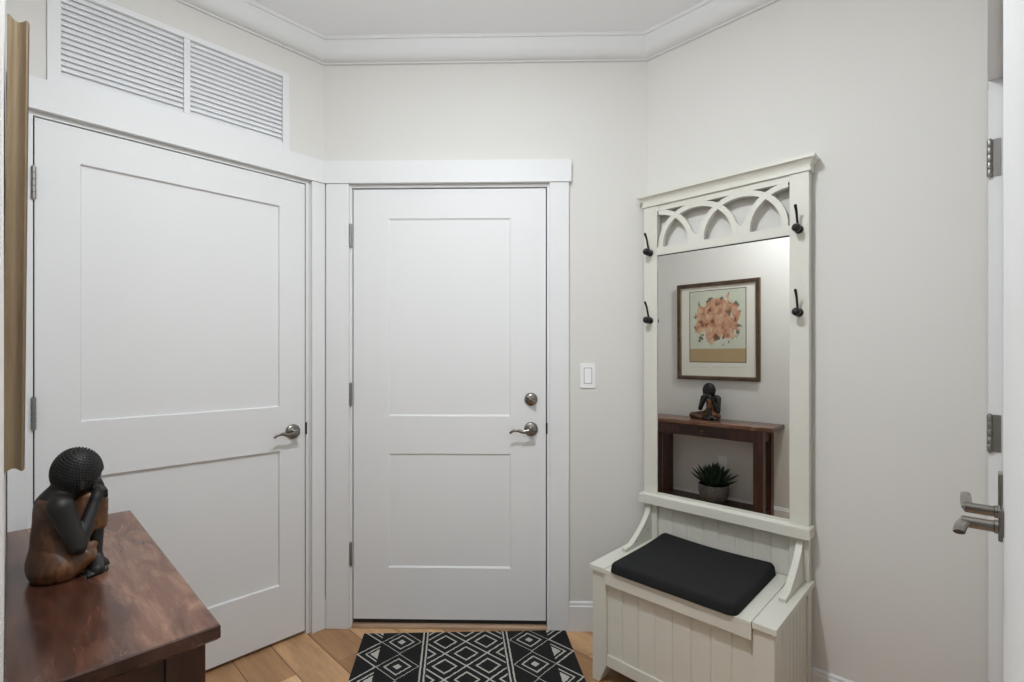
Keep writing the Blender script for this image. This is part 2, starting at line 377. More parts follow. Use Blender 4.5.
# ------------------------------------------------------------------ doors
def panel_leaf(x0, x1, z0, z1, panels, yf, thick, depth, slope):
    bm = bmesh.new()
    px0, px1 = panels[0][0], panels[0][1]
    xs = [x0, px0, px1, x1]; zs = [z0]+[q for p in panels for q in (p[2], p[3])]+[z1]
    V = {(i, j): bm.verts.new((x, yf, z)) for i, x in enumerate(xs) for j, z in enumerate(zs)}
    for i in range(3):
        for j in range(len(zs)-1):
            q = [V[i, j], V[i+1, j], V[i+1, j+1], V[i, j+1]]
            if i == 1 and j % 2 == 1:
                s, d = slope, depth
                inn = [bm.verts.new((v.co.x+sx_*s, yf+d, v.co.z+sz_*s)) for v, (sx_, sz_) in zip(q, [(1, 1), (-1, 1), (-1, -1), (1, -1)])]
                for k in range(4): bm.faces.new((q[k], q[(k+1) % 4], inn[(k+1) % 4], inn[k]))
                bm.faces.new(inn)
            else: bm.faces.new(q)
    B = {c: bm.verts.new((x, yf+thick, z)) for c, (x, z) in {'a': (x0, z0), 'b': (x1, z0), 'c': (x1, z1), 'd': (x0, z1)}.items()}
    n = len(zs)-1
    bm.faces.new([B['d'], B['c'], B['b'], B['a']])
    bm.faces.new([V[i, 0] for i in range(4)]+[B['b'], B['a']])
    bm.faces.new([V[i, n] for i in range(3, -1, -1)]+[B['d'], B['c']])
    bm.faces.new([V[0, j] for j in range(n, -1, -1)]+[B['a'], B['d']])
    bm.faces.new([V[3, j] for j in range(n+1)]+[B['c'], B['b']])
    return bm
def hinge(parent, x, z, h=0.105, y=0.0, r=0.0065, leaf=0.0):
    bm = bmesh.new()
    for k in range(5):
        z0 = z-h/2+k*h/5
        lathe(bm, [(r*0.9, z0+0.0006), (r, z0+0.0014), (r, z0+h/5-0.0014), (r*0.9, z0+h/5-0.0006)], 12, 'z', (x, y, 0))
    lathe(bm, [(r*0.55, z-h/2-0.003), (r*0.6, z+h/2+0.003)], 10, 'z', (x, y, 0))
    if leaf: box(bm, min(x, x+leaf), max(x, x+leaf), y+0.001, y+0.004, z-h/2, z+h/2)
    return link_mesh('hinge', bm, M['steel'], parent, True, 0.6)
def lever_set(parent, x, z, yf, dirx, rr=0.0325):
    """rosette with a wave lever pointing dirx (-1 left)"""
    h = empty('door_handle', (x, yf, z), 0, parent)
    bm = bmesh.new(); lathe(bm, [(rr, 0.0), (rr, 0.004), (rr*0.93, 0.008), (rr*0.72, 0.011), (rr*0.45, 0.013), (0.012, 0.014), (0.011, 0.036), (0.0135, 0.040), (0.0135, 0.050), (0.010, 0.053)], 36, 'y')
    link_mesh('rosette', bm, M['nickel'], h, True, 0.7)
    bm = bmesh.new()
    pts = spline([(-dirx*0.004, -0.045, 0), (dirx*0.018, -0.048, -0.004), (dirx*0.040, -0.050, -0.006), (dirx*0.062, -0.050, 0.001), (dirx*0.082, -0.050, -0.002), (dirx*0.097, -0.048, -0.013)], 6)
    n = len(pts); tube(bm, pts, [0.0105-0.0055*(i/(n-1)) for i in range(n)], 14, (1.0, 0.62))
    link_mesh('lever', bm, M['nickel'], h, True, 0.9); return h

# left door (wall local: x = room x, y into the wall)
d1 = empty('door_1', (0, YL, 0)); struct(d1, 'wide white two panel door on the angled left wall', 'door')
link_mesh('door_leaf', panel_leaf(0.0600, 0.9365, 0.016, 2.037, [(0.172, 0.828, 0.255, 0.845), (0.172, 0.828, 1.037, 1.917)], 0.004, 0.035, 0.011, 0.0035), M['door'], d1)
bm = bmesh.new()
box(bm, 0.0405, 0.0560, -0.001, 0.11, 0, 2.041); box(bm, 0.9405, 0.9535, -0.001, 0.11, 0, 2.041); box(bm, 0.0405, 0.9535, -0.001, 0.11, 2.041, 2.054)
link_mesh('door_jamb', bm, M['trim'], d1)
boxobj('casing', (-0.002, 0.0445, -0.019, -0.0005, 0, 2.056), M['trim'], d1, 0.0015)
boxobj('casing', (0.9610, 1.0210, -0.019, -0.0005, 0, 2.056), M['trim'], d1, 0.0015)
bm = bmesh.new(); pl = [(-0.003, -0.0005), (-0.003, -0.025), (LB.x-0.010, -0.025), (LB.x, -0.0005)]; extrude_poly(bm, pl, 'z', 2.056, 2.158)
link_mesh('header', bm, M['trim'], d1)
for z in (1.822, 1.075, 0.30): hinge(d1, 0.0575, z, 0.105, -0.0045)
lever_set(d1, 0.883, 0.924, 0.004, -1)
boxobj('strike_plate', (0.9385, 0.9445, -0.0035, 0.004, 0.905, 0.960), M['iron'], d1, 0.001)

# entry door on the middle wall
d2 = empty('door_2', (LB.x+(BR-LB).normalized().x*OFF, LB.y+(BR-LB).normalized().y*OFF, 0), ang_b); struct(d2, 'white two panel entry door with deadbolt behind the rug', 'door')
link_mesh('door_leaf', panel_leaf(0.1465, 1.0415, 0.036, 2.035, [(0.308, 0.881, 0.275, 0.806), (0.308, 0.881, 0.98, 1.90)], 0.006, 0.04, 0.006, 0.008), M['door'], d2)
bm = bmesh.new()
box(bm, 0.1275, 0.1415, -0.001, 0.11, 0, 2.041); box(bm, 1.0465, 1.0600, -0.001, 0.11, 0, 2.041); box(bm, 0.1275, 1.0600, -0.001, 0.11, 2.041, 2.054)
link_mesh('door_jamb', bm, M['trim'], d2)
bm = bmesh.new(); box(bm, 0.1415, 0.1455, 0.05, 0.06, 0.03, 2.041); box(bm, 1.0425, 1.0465, 0.05, 0.06, 0.03, 2.041); box(bm, 0.1415, 1.0465, 0.05, 0.06, 2.036, 2.041); box(bm, 0.1420, 1.0460, 0.012, 0.05, 0.016, 0.034)
link_mesh('weather_strip', bm, M['dark'], d2)
boxobj('casing', (0.0265, 0.1315, -0.019, -0.0005, 0, 2.056), M['trim'], d2, 0.0015)
boxobj('casing', (1.0575, 1.1465, -0.019, -0.0005, 0, 2.056), M['trim'], d2, 0.0015)
bm = bmesh.new(); pl = [(0.0096, -0.0005), (0.0196, -0.025), (1.157, -0.025), (1.157, -0.0005)]; extrude_poly(bm, pl, 'z', 2.056, 2.158)
link_mesh('header', bm, M['trim'], d2)
bm = bmesh.new(); extrude_poly(bm, [(0.11, 0), (-0.012, 0), (-0.010, 0.008), (0.0, 0.015), (0.11, 0.015)], 'x', 0.1420, 1.0460); link_mesh('threshold', bm, M['threshold'], d2)
for z in (1.818, 1.081, 0.341): hinge(d2, 0.1375, z, 0.105, -0.0055, 0.0065)
lever_set(d2, 0.973, 0.922, 0.006, -1)
db = empty('deadbolt', (0.973, 0.006, 1.060), 0, d2)
bm = bmesh.new(); lathe(bm, [(0.0305, 0), (0.0305, 0.004), (0.027, 0.010), (0.018, 0.014), (0.011, 0.015), (0.010, 0.021)], 32, 'y'); link_mesh('rosette', bm, M['nickel'], db, True, 0.7)
bm = bmesh.new(); box(bm, -0.023, 0.023, -0.036, -0.020, -0.0065, 0.0065, 0.004)
bmesh.ops.rotate(bm, verts=bm.verts, cent=(0, 0, 0), matrix=Matrix.Rotation(math.radians(35), 3, 'Y')); link_mesh('thumb_turn', bm, M['nickel'], db, True, 0.7)
boxobj('strike_plate', (1.0430, 1.0490, -0.0035, 0.005, 0.900, 0.952), M['iron'], d2, 0.001)

# double door at the right edge (rear wall, local x = -room x, local y = -room y)
d3 = empty('door_3', (0, 0, 0), PI); struct(d3, 'white double door seen edge on at the right picture edge', 'door')
def turned(name, bm, mat, at, rz):
    o = link_mesh(name, bm, mat, d3); o.location = at; o.rotation_euler = (0, 0, rz); return o
turned('door_leaf', panel_leaf(0.002, 0.842, 0.012, 2.040, [(0.12, 0.722, 0.26, 0.85), (0.12, 0.722, 1.03, 1.915)], 0, 0.035, 0.006, 0.006), M['door'], (-1.943, 0.033, 0), -math.atan(0.0145/0.843))
bm = bmesh.new(); box(bm, 0.002, 0.842, 0, 0.035, 0.012, 2.040, 0.001); turned('door_leaf', bm, M['door'], (-1.098, 0.0186, 0), 0)
bm = bmesh.new()
box(bm, -1.9565, -1.9450, 0.003, 0.13, 0, 2.045); box(bm, -0.2535, -0.2455, 0.012, 0.13, 0, 2.045); box(bm, -1.9565, -0.2455, 0.003, 0.13, 2.0452, 2.0565)
link_mesh('door_jamb', bm, M['trim'], d3)
boxobj('casing', (-2.035, -1.9570, 0.003, 0.0115, 0, 2.0565), M['trim'], d3, 0.001)
boxobj('header', (-2.040, -0.2455, 0.001, 0.0115, 2.0570, 2.158), M['trim'], d3, 0.001)
for z in (1.823, 1.043, 0.28):
    bm = bmesh.new(); h = 0.105; r = 0.0062
    for k in range(5):
        z0 = z-h/2+k*h/5; lathe(bm, [(r*0.9, z0+0.0006), (r, z0+0.0016), (r, z0+h/5-0.0016), (r*0.9, z0+h/5-0.0006)], 12, 'z', (-1.940, 0.0055, 0))
    lathe(bm, [(r*0.55, z-h/2-0.003), (r*0.6, z+h/2+0.003)], 10, 'z', (-1.940, 0.0055, 0))
    box(bm, -1.9448, -1.9428, 0.004, 0.0285, z-h/2, z+h/2)
    link_mesh('hinge', bm, M['steel'], d3, True, 0.6)
for xh, yh, dirx, z0, z1 in ((-1.150, 0.0192, -1, -0.045, 0.066), (-1.050, 0.0184, 1, -0.012, 0.030)):
    dh = empty('door_handle', (xh, yh, 1.003), 0, d3)
    boxobj('escutcheon', (-0.018, 0.018, -0.006, 0.0, z0, z1), M['nickel'], dh, 0.002)
    bm = bmesh.new(); lathe(bm, [(0.0105, 0.006), (0.0105, 0.010), (0.0088, 0.011), (0.0088, 0.046), (0.007, 0.048)], 20, 'y'); link_mesh('spindle', bm, M['nickel'], dh, True, 0.7)
    bm = bmesh.new(); pts = spline([(-dirx*0.004, -0.042, 0), (dirx*0.03, -0.045, 0.001), (dirx*0.075, -0.047, 0.002), (dirx*0.112, -0.048, 0.0)], 6)
    if dirx > 0: pts = [Vector((p.x*0.62, p.y, p.z)) for p in pts]
    tube(bm, pts, [0.0092-0.002*i/(len(pts)-1) for i in range(len(pts))], 14, (0.48, 1.0)); link_mesh('lever', bm, M['nickel'], dh, True, 0.8)

# ------------------------------------------------------------------ transom vent over the left door
tv = tag(empty('transom_vent', (0, YL, 2.160)), 'white louvered transom panel above the left door', 'vent')
bm = bmesh.new()
box(bm, 0.089, 0.1225, -0.010, 0.05, 0.0, 0.345, 0.001); box(bm, 0.8375, 0.866, -0.006, 0.05, 0.0, 0.345, 0.001)
box(bm, 0.1225, 0.8375, -0.005, 0.05, 0.0, 0.034, 0.001); box(bm, 0.1225, 0.8375, -0.005, 0.05, 0.324, 0.345, 0.001)
link_mesh('frame', bm, M['trim'], tv)
boxobj('divider', (0.470, 0.491, -0.005, 0.05, 0.0345, 0.3235), M['trim'], tv, 0.001)
for x0, x1 in ((0.1235, 0.4695), (0.4915, 0.8365)):
    bm = bmesh.new(); n = 15; h = 0.288/n
    for k in range(n):
        z = 0.035+k*h
        extrude_poly(bm, [(0.001, z+h*0.10), (0.003, z), (0.0125, z+h*0.93), (0.010, z+h*0.99)], 'x', x0, x1)
    box(bm, x0, x1, 0.0135, 0.018, 0.0345, 0.3235)
    link_mesh('louver_panel', bm, M['vent'], tv)

# ------------------------------------------------------------------ light switch
sw = empty('light_switch', (LB.x+bd.x*(1.234+OFF), LB.y+bd.y*(1.234+OFF), 1.17), ang_b); tag(sw, 'white rocker light switch on the wall right of the entry door', 'light switch')
boxobj('cover_plate', (-0.035, 0.035, -0.006, -0.0005, -0.0575, 0.0575), M['plastic'], sw, 0.002)
boxobj('rocker_gap', (-0.0185, 0.0185, -0.0063, -0.0058, -0.036, 0.036), M['pot'], sw)
bm = bmesh.new(); extrude_poly(bm, [(-0.005, -0.034), (-0.0105, -0.034), (-0.0075, 0.002), (-0.0065, 0.034), (-0.005, 0.034)], 'x', -0.0165, 0.0165); link_mesh('rocker', bm, M['plastic'], sw)

# ------------------------------------------------------------------ hall tree bench on the right wall
ht = empty('hall_tree', (XW, 0.7815, 0), -PI/2)
tag(ht, 'cream hall tree bench with mirror and coat hooks against the right wall', 'hall tree')
CR = M['cream']
for s in (-1, 1):
    boxobj('post', tuple(sorted((s*0.2625, s*0.3255)))+(-0.050, -0.018, 0.4495, 1.924), CR, ht, 0.0015)
bm = bmesh.new()
lv = [(1.924, 0.332, -0.056), (1.936, 0.332, -0.056), (1.937, 0.329, -0.053), (1.944, 0.330, -0.054), (1.950, 0.332, -0.056), (1.957, 0.337, -0.061), (1.964, 0.344, -0.069), (1.965, 0.348, -0.074), (1.977, 0.348, -0.074)]
rings = [[bm.verts.new(p) for p in ((-hx, -0.003, z), (-hx, yf, z), (hx, yf, z), (hx, -0.003, z))] for z, hx, yf in lv]
for a, b_ in zip(rings, rings[1:]):
    for k in range(4): bm.faces.new((a[k], a[(k+1) % 4], b_[(k+1) % 4], b_[k]))
bm.faces.new(rings[0]); bm.faces.new(rings[-1]); link_mesh('crown', bm, CR, ht)
boxobj('top_rail', (-0.2625, 0.2625, -0.047, -0.022, 1.899, 1.924), CR, ht)
# overlapping arches with their base rail
bm = bmesh.new()
sp, r_i, r_o, hz_i, hz_o, zb = 0.180, 0.146, 0.168, 0.145, 0.166, 1.738
for ci, c0 in enumerate((-0.27, -0.09, 0.09, 0.27)):
    ts = [PI*k/40 for k in range(41)]
    yy = (-0.046-0.0007*ci, -0.026+0.0007*ci)
    prev = None
    for t in ts:
        po = (c0+r_o*math.cos(t), zb+hz_o*math.sin(t)**0.92); pi_ = (c0+r_i*math.cos(t), zb+hz_i*math.sin(t)**0.92)
        if not (-0.264 < po[0] < 0.264 and -0.264 < pi_[0] < 0.264): prev = None; continue
        q = [bm.verts.new((a, y, z)) for (a, z) in (po, pi_) for y in yy]
        if prev:
            a, b_ = prev, q
            bm.faces.new((a[0], b_[0], b_[2], a[2])); bm.faces.new((a[1], a[3], b_[3], b_[1]))
            bm.faces.new((a[0], a[1], b_[1], b_[0])); bm.faces.new((a[2], b_[2], b_[3], a[3]))
        else: bm.faces.new((q[0], q[1], q[3], q[2]))
        prev = q
# solid feet where neighbouring arches meet, with a V notch on top
box(bm, -0.2625, 0.2625, -0.0487, -0.0233, 1.704, zb+0.001)
for xa in (-0.09, 0.09):
    extrude_poly(bm, [(xa-0.0240, zb), (xa+0.0240, zb), (xa+0.0230, zb+0.050), (xa+0.0190, zb+0.052), (xa, zb+0.030), (xa-0.0190, zb+0.052), (xa-0.0230, zb+0.050)], 'y', -0.0452, -0.0268)
link_mesh('lattice_panel', bm, CR, ht)
mg = boxobj('mirror_glass', (-0.2618, 0.2618, -0.0025, 0.0025, 0.650, 1.7035), M['mirror'], ht); mg.location = (0, -0.0412, 0); mg.rotation_euler = (0, 0, math.radians(0.30))
boxobj('mirror_shadow_strip', (-0.2620, 0.2620, -0.0475, -0.0435, 1.7002, 1.7036), M['dark'], ht)  # dark strip stands in for recess shade along the mirror's top edge
boxobj('mirror_backing', (-0.2622, 0.2622, -0.0360, -0.020, 0.650, 1.7035), CR, ht)
boxobj('sill', (-0.335, 0.335, -0.082, -0.016, 0.609, 0.650), CR, ht, 0.003)
def beadboard(x0, x1, z0, z1, yf, yb, n, axis='y', gw=0.0035, gd=0.003):
    """grooved board: grooves run along z"""
    bm = bmesh.new(); pl = [(x0, yb), (x0, yf)]; st_ = (x1-x0)/n
    for k in range(1, n):
        c = x0+k*st_; pl += [(c-gw, yf), (c-gw*0.4, yf+gd), (c+gw*0.4, yf+gd), (c+gw, yf)]
    pl += [(x1, yf), (x1, yb)]
    extrude_poly(bm, pl, 'z', z0, z1); return bm
link_mesh('back_panel', beadboard(-0.2620, 0.2620, 0.4495, 0.609, -0.034, -0.020, 8), CR, ht)
# curved brackets from the arms up to the sill
for s in (-1, 1):
    n = 18; f, bk = [], []
    for k in range(n+1):
        t = k/n; z = 0.450+t*0.158
        yv = -0.262+0.205*(math.sin(t*PI/2)**0.85)
        f.append((yv-0.006*math.sin(t*PI), z))
    poly = [(-0.052, 0.450)]+[(-0.2635, 0.450)]+[(-0.2665, 0.461)]+f[2:]+[(-0.052, 0.608)]
    bm = bmesh.new(); extrude_poly(bm, poly, 'x', *(sorted((s*0.287, s*0.308)))); br = link_mesh('bracket', bm, CR, ht)
    for yb, zb_ in ((-0.085, 0.497), (-0.185, 0.474)):
        bm = bmesh.new(); lathe(bm, [(0.0045, 0), (0.0040, 0.0015)], 12, 'z'); bmesh.ops.rotate(bm, verts=bm.verts, cent=(0, 0, 0), matrix=Matrix.Rotation(-s*PI/2, 3, 'Y')); bmesh.ops.translate(bm, verts=bm.verts, vec=(s*0.2869, yb, zb_)); link_mesh('bolt', bm, M['steel'], br)
for s in (-1, 1):
    boxobj('arm_board', tuple(sorted((s*0.2655, s*0.335)))+(-0.459, -0.012, 0.429, 0.449), CR, ht, 0.0015)
    bm = bmesh.new(); extrude_poly(bm, [(s*0.3265, 0), (s*0.3265, 0.4285), (s*0.2655, 0.4285), (s*0.2655, 0.070), (s*0.296, 0)], 'y', -0.449, -0.389)
    bmesh.ops.bevel(bm, geom=list(bm.edges), offset=0.0012, segments=2, affect='EDGES'); link_mesh('leg', bm, CR, ht)
    boxobj('leg', tuple(sorted((s*0.2655, s*0.3265)))+(-0.060, -0.014, 0, 0.4285), CR, ht, 0.0015)
    bm = beadboard(-0.3885, -0.0605, 0.10, 0.4285, 0, 0.010, 8, gw=0.004, gd=0.004)
    bmesh.ops.rotate(bm, verts=bm.verts, cent=(0, 0, 0), matrix=Matrix.Rotation(PI/2 if s > 0 else -PI/2, 3, 'Z'))
    if s < 0: bmesh.ops.translate(bm, verts=bm.verts, vec=(0, -0.449, 0))
    xs = [v.co.x for v in bm.verts]; bmesh.ops.translate(bm, verts=bm.verts, vec=((0.3195-max(xs)) if s > 0 else (-0.3195-min(xs)), 0, 0))
    link_mesh('side_panel', bm, CR, ht)
    boxobj('side_rail', tuple(sorted((s*0.300, s*0.3255)))+(-0.3885, -0.0605, 0.060, 0.0995), CR, ht)
ld = empty('lid', (0, 0, 0), 0, ht)
boxobj('lid_board', (-0.2640, 0.2640, -0.462, -0.0345, 0.4295, 0.4485), CR, ld, 0.0015)
boxobj('lid_lip', (-0.2640, 0.2640, -0.462, -0.4505, 0.3925, 0.4293), CR, ld, 0.001)
link_mesh('front_panel', beadboard(-0.2650, 0.2650, 0.1145, 0.4285, -0.436, -0.420, 8), CR, ht)
boxobj('bottom_rail', (-0.2650, 0.2650, -0.443, -0.418, 0.070, 0.114), CR, ht, 0.0015)
boxobj('box_floor', (-0.2640, 0.2640, -0.4175, -0.020, 0.090, 0.102), CR, ht)
def hook_mesh():
    bm = bmesh.new()
    lathe(bm, [(0.0015, 0.0), (0.014, 0.0005), (0.015, 0.003), (0.012, 0.006), (0.006, 0.008)], 20, 'y')
    pts = spline([(0, -0.004, 0.0), (0, -0.020, -0.008), (0, -0.034, -0.010), (0, -0.042, -0.002)], 5); tube(bm, pts, [0.0055]*len(pts), 10)
    r = bmesh.ops.create_uvsphere(bm, u_segments=18, v_segments=12, radius=0.0148); bmesh.ops.translate(bm, verts=r['verts'], vec=(0, -0.038, 0.001))
    pts = spline([(0, -0.006, 0.004), (0, -0.018, 0.016), (0, -0.026, 0.036), (0, -0.034, 0.058), (0, -0.047, 0.076)], 6)
    n = len(pts); tube(bm, pts, [0.0052-0.0012*math.sin(PI*i/(n-1)) for i in range(n)], 10)
    r = bmesh.ops.create_uvsphere(bm, u_segments=12, v_segments=8, radius=0.0052); bmesh.ops.translate(bm, verts=r['verts'], vec=(0, -0.048, 0.077))
    return bm
hk = link_mesh('coat_hook', hook_mesh(), M['iron'], ht, True); hk['label'] = 'black metal coat hook'
hk.location = (-0.294, -0.050, 1.718)
for x, z in ((-0.294, 1.418), (0.294, 1.718), (0.294, 1.418)):
    h2 = hk.copy(); C.collection.objects.link(h2); h2.parent = ht; h2.location = (x, -0.050, z)

# seat cushion (lies on the lid)
bm = bmesh.new()
nx, ny = 44, 36; cx0, cx1, cy0, cy1 = -0.240, 0.222, -0.474, -0.042
def cush(u, v_, top):
    # u, v in -1..1 ; rounded-square outline
    a = max(abs(u), abs(v_)); 
    k = 0.13
    x, y = u, v_
    # round the corners
    ex, ey = max(abs(x)-(1-k), 0), max(abs(y)-(1-k), 0); rr = math.hypot(ex, ey)
    if rr > 1e-9:
        m_ = max(ex, ey); f = m_/rr; x = math.copysign((1-k)+ex*f, x) if abs(x) > 1-k else x; y = math.copysign((1-k)+ey*f, y) if abs(y) > 1-k else y
    X_ = (cx0+cx1)/2+x*(cx1-cx0)/2; Y_ = (cy0+cy1)/2+y*(cy1-cy0)/2
    edge = 1-a
    h = 0.031*(min(1, edge/0.05))**0.30 if edge > 0 else 0.0
    h *= 1.0 + 0.05*math.cos(u*2.2)*math.cos(v_*2.0)
    h += (0.011*max(0, v_)**2*abs(u)**1.5 if u < 0 else 0.006*max(0, v_)**2*u**2)*(min(1, edge/0.05))**0.3; sag = 0.0
    z = 0.4495 + (0.003 + 0.5*0.0395*0 + h + sag*(1 if h > 0.02 else 0) if top else 0.0005)
    if top: z = max(z, 0.4525)
    return (X_, Y_, z)
g_ = lambda i, n: math.copysign(1-(1-abs(2*i/n-1))**1.35, 2*i/n-1)
T = [[bm.verts.new(cush(g_(i, nx), g_(j, ny), True)) for j in range(ny+1)] for i in range(nx+1)]
Bm = [[bm.verts.new(cush(g_(i, nx), g_(j, ny), False)) for j in range(ny+1)] for i in range(nx+1)]
for i in range(nx):
    for j in range(ny):
        bm.faces.new((T[i][j], T[i+1][j], T[i+1][j+1], T[i][j+1])); bm.faces.new((Bm[i][j], Bm[i][j+1], Bm[i+1][j+1], Bm[i+1][j]))
for i in range(nx):
    bm.faces.new((T[i][0], Bm[i][0], Bm[i+1][0], T[i+1][0])); bm.faces.new((T[i][ny], T[i+1][ny], Bm[i+1][ny], Bm[i][ny]))
for j in range(ny):
    bm.faces.new((T[0][j], T[0][j+1], Bm[0][j+1], Bm[0][j])); bm.faces.new((T[nx][j], Bm[nx][j], Bm[nx][j+1], T[nx][j+1]))
o = link_mesh('seat_cushion', bm, M['black_fabric'], None, True); o.location = (XW, 0.7815, 0.0); o.rotation_euler = (0, 0, -PI/2)
tag(o, 'black fabric seat cushion lying on the hall bench lid', 'cushion')

# ------------------------------------------------------------------ rug
A = Vector((1.120, 2.019)); Bq = Vector((1.776, 1.383)); dv = Vector((-(0.7175-0.1145*0.6965), -(0.6965+0.1145*0.7175))).normalized()
ux = (Bq-A).normalized(); Lr = 0.61
bm = bmesh.new(); uvl = bm.loops.layers.uv.new('UVMap'); nx, ny = 48, 32
def rp(i, j, top):
    u, v_ = i/nx, j/ny
    p = A+ux*(Bq-A).length*u+dv*Lr*v_
    wz = 0.0011*math.sin(u*9+1)*math.sin(v_*7)
    return bm.verts.new((p.x-1.12, p.y-2.019, 0.0065+wz if top else 0.0004))
T = [[rp(i, j, 1) for j in range(ny+1)] for i in range(nx+1)]; Bm = [[rp(i, j, 0) for j in range(ny+1)] for i in range(nx+1)]
def fuv(vs, ij):
    f = bm.faces.new(vs)
    for l, (i, j) in zip(f.loops, ij): l[uvl].uv = (i/nx*RW, j/ny*Lr)
for i in range(nx):
    for j in range(ny):
        q = [(i, j), (i, j+1), (i+1, j+1), (i+1, j)]
        fuv([T[a][b_] for a, b_ in q], q); fuv([Bm[a][b_] for a, b_ in reversed(q)], list(reversed(q)))
per = [(i, 0) for i in range(nx)]+[(nx, j) for j in range(ny)]+[(i, ny) for i in range(nx, 0, -1)]+[(0, j) for j in range(ny, 0, -1)]
for k in range(len(per)):
    a, b_ = per[k], per[(k+1) % len(per)]; fuv([T[a[0]][a[1]], T[b_[0]][b_[1]], Bm[b_[0]][b_[1]], Bm[a[0]][a[1]]], [a, b_, b_, a])
o = link_mesh('rug', bm, M['rug'], None, True, 1.0); o.location = (1.12, 2.019, 0)
tag(o, 'black woven doormat rug with cream diamond pattern before the entry door', 'rug')

# ------------------------------------------------------------------ console table on the left (local x = room y, front = -y)
ct = empty('console_table', (XC, 1.5475, 0), PI/2); tag(ct, 'narrow dark walnut console table along the left edge', 'console table')
bm = bmesh.new()
hx = 0.4955; f0, f1 = -0.2885, -0.002
rings = []
for z, ins in ((0.7200, 0.005), (0.7250, 0.0), (0.747, 0.0), (0.750, 0.003)):
    rings.append([bm.verts.new(p) for p in ((-hx+ins, f0+ins, z), (hx-ins, f0+ins, z), (hx-ins, f1, z), (-hx+ins, f1, z))])
for a, b_ in zip(rings, rings[1:]):
    for k in range(4): bm.faces.new((a[k], a[(k+1) % 4], b_[(k+1) % 4], b_[k]))
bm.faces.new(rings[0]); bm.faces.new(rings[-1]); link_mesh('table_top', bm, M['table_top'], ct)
TW = M['table_wood']
LX = 0.428; LWd = 0.066; FY = -0.280
for sx_ in (-1, 1):
    for y0 in (FY, -0.083):
        boxobj('leg', tuple(sorted((sx_*LX, sx_*(LX-LWd))))+(y0, y0+LWd, 0, 0.7195), TW, ct, 0.002)
boxobj('apron', (-(LX-LWd), LX-LWd, -0.040, -0.022, 0.632, 0.7195), TW, ct)
for sx_ in (-1, 1):
    boxobj('apron', tuple(sorted((sx_*(LX-0.012), sx_*(LX-0.030))))+(FY+LWd+0.0005, -0.0835, 0.632, 0.7195), TW, ct)
    boxobj('apron', tuple(sorted((sx_*(LX-LWd), sx_*0.198)))+(FY+0.004, FY+0.022, 0.632, 0.7195), TW, ct)
dr = empty('drawer', (0, 0, 0), 0, ct)
boxobj('drawer_front', (-0.1965, 0.1965, FY+0.002, FY+0.020, 0.634, 0.7180), M['drawer_wood'], dr, 0.0015)
bm = bmesh.new(); box(bm, -0.185, -0.175, FY+0.0205, -0.045, 0.645, 0.708); box(bm, 0.175, 0.185, FY+0.0205, -0.045, 0.645, 0.708); box(bm, -0.185, 0.185, FY+0.0205, -0.045, 0.638, 0.6448); link_mesh('drawer_box', bm, M['drawer_wood'], dr)
bm = bmesh.new(); lathe(bm, [(0.006, 0), (0.005, 0.008), (0.011, 0.014), (0.0125, 0.019), (0.009, 0.024), (0.002, 0.026)], 20, 'y', (0, FY+0.002, 0.678)); link_mesh('knob', bm, M['frame_wood'], dr, True, 1.0)
boxobj('shelf', (-(LX-LWd)+0.001, LX-LWd-0.001, FY+0.010, -0.022, 0.095, 0.117), TW, ct, 0.002)
for sx_ in (-1, 1): boxobj('shelf_rail', tuple(sorted((sx_*(LX-0.012), sx_*(LX-LWd))))+(FY+LWd+0.0005, -0.0835, 0.095, 0.117), TW, ct)

# ------------------------------------------------------------------ framed print above the console table (local x = room y)
fr = empty('picture_frame', (XC, 1.543, 1.458), PI/2); tag(fr, 'gilt edged brown framed print hung above the console table', 'picture')
fr.rotation_euler = (math.radians(0.45), 0, PI/2)
hw, hh = 0.328, 0.397
def frame_loop(bm, prof):
    """prof: (inset from the outer edge, y)"""
    rings = []
    for s, z_ in ((-1, -1), (1, -1), (1, 1), (-1, 1)):
        rings.append([bm.verts.new((s*(hw-i), y, z_*(hh-i))) for i, y in prof])
    m_ = len(prof)
    for k in range(4):
        a, b_ = rings[k], rings[(k+1) % 4]
        for j in range(m_-1): bm.faces.new((a[j], a[j+1], b_[j+1], b_[j]))
    return rings
bm = bmesh.new()
cove = [(0.0, -0.001), (0.0, -0.004)] + [(0.0055*math.sin(PI*k/10), -0.004-0.020*k/10) for k in range(1, 10)] + [(0.0, -0.0245), (0.001, -0.027)]
frame_loop(bm, cove); link_mesh('gilt_edge', bm, M['gilt'], fr, True, 0.9)
bm = bmesh.new(); frame_loop(bm, [(0.001, -0.027), (0.004, -0.0285), (0.012, -0.028), (0.024, -0.024), (0.028, -0.0235)]); link_mesh('moulding', bm, M['frame_wood'], fr, True, 0.6)
bm = bmesh.new(); frame_loop(bm, [(0.028, -0.0235), (0.031, -0.021), (0.033, -0.012), (0.033, -0.008)]); link_mesh('inner_lip', bm, M['gilt'], fr)
boxobj('backing', (-hw+0.012, hw-0.012, -0.006, -0.002, -hh+0.012, hh-0.012), M['frame_wood'], fr)
bm = bmesh.new(); box(bm, -hw+0.033, hw-0.033, -0.010, -0.0062, -hh+0.033, hh-0.033); link_mesh('mat_board', bm, M['matboard'], fr)
bm = bmesh.new(); box(bm, -0.226, 0.226, -0.0112, -0.0102, -0.254, 0.334); link_mesh('print_border', bm, M['dark'], fr)
bm = bmesh.new(); uvl = bm.loops.layers.uv.new('UVMap'); q = [(-0.221, -0.249), (0.221, -0.249), (0.221, 0.329), (-0.221, 0.329)]
f = bm.faces.new([bm.verts.new((x, -0.0116, z)) for x, z in q])
for l, uv in zip(f.loops, ((0, 0), (1, 0), (1, 1), (0, 1))): l[uvl].uv = uv
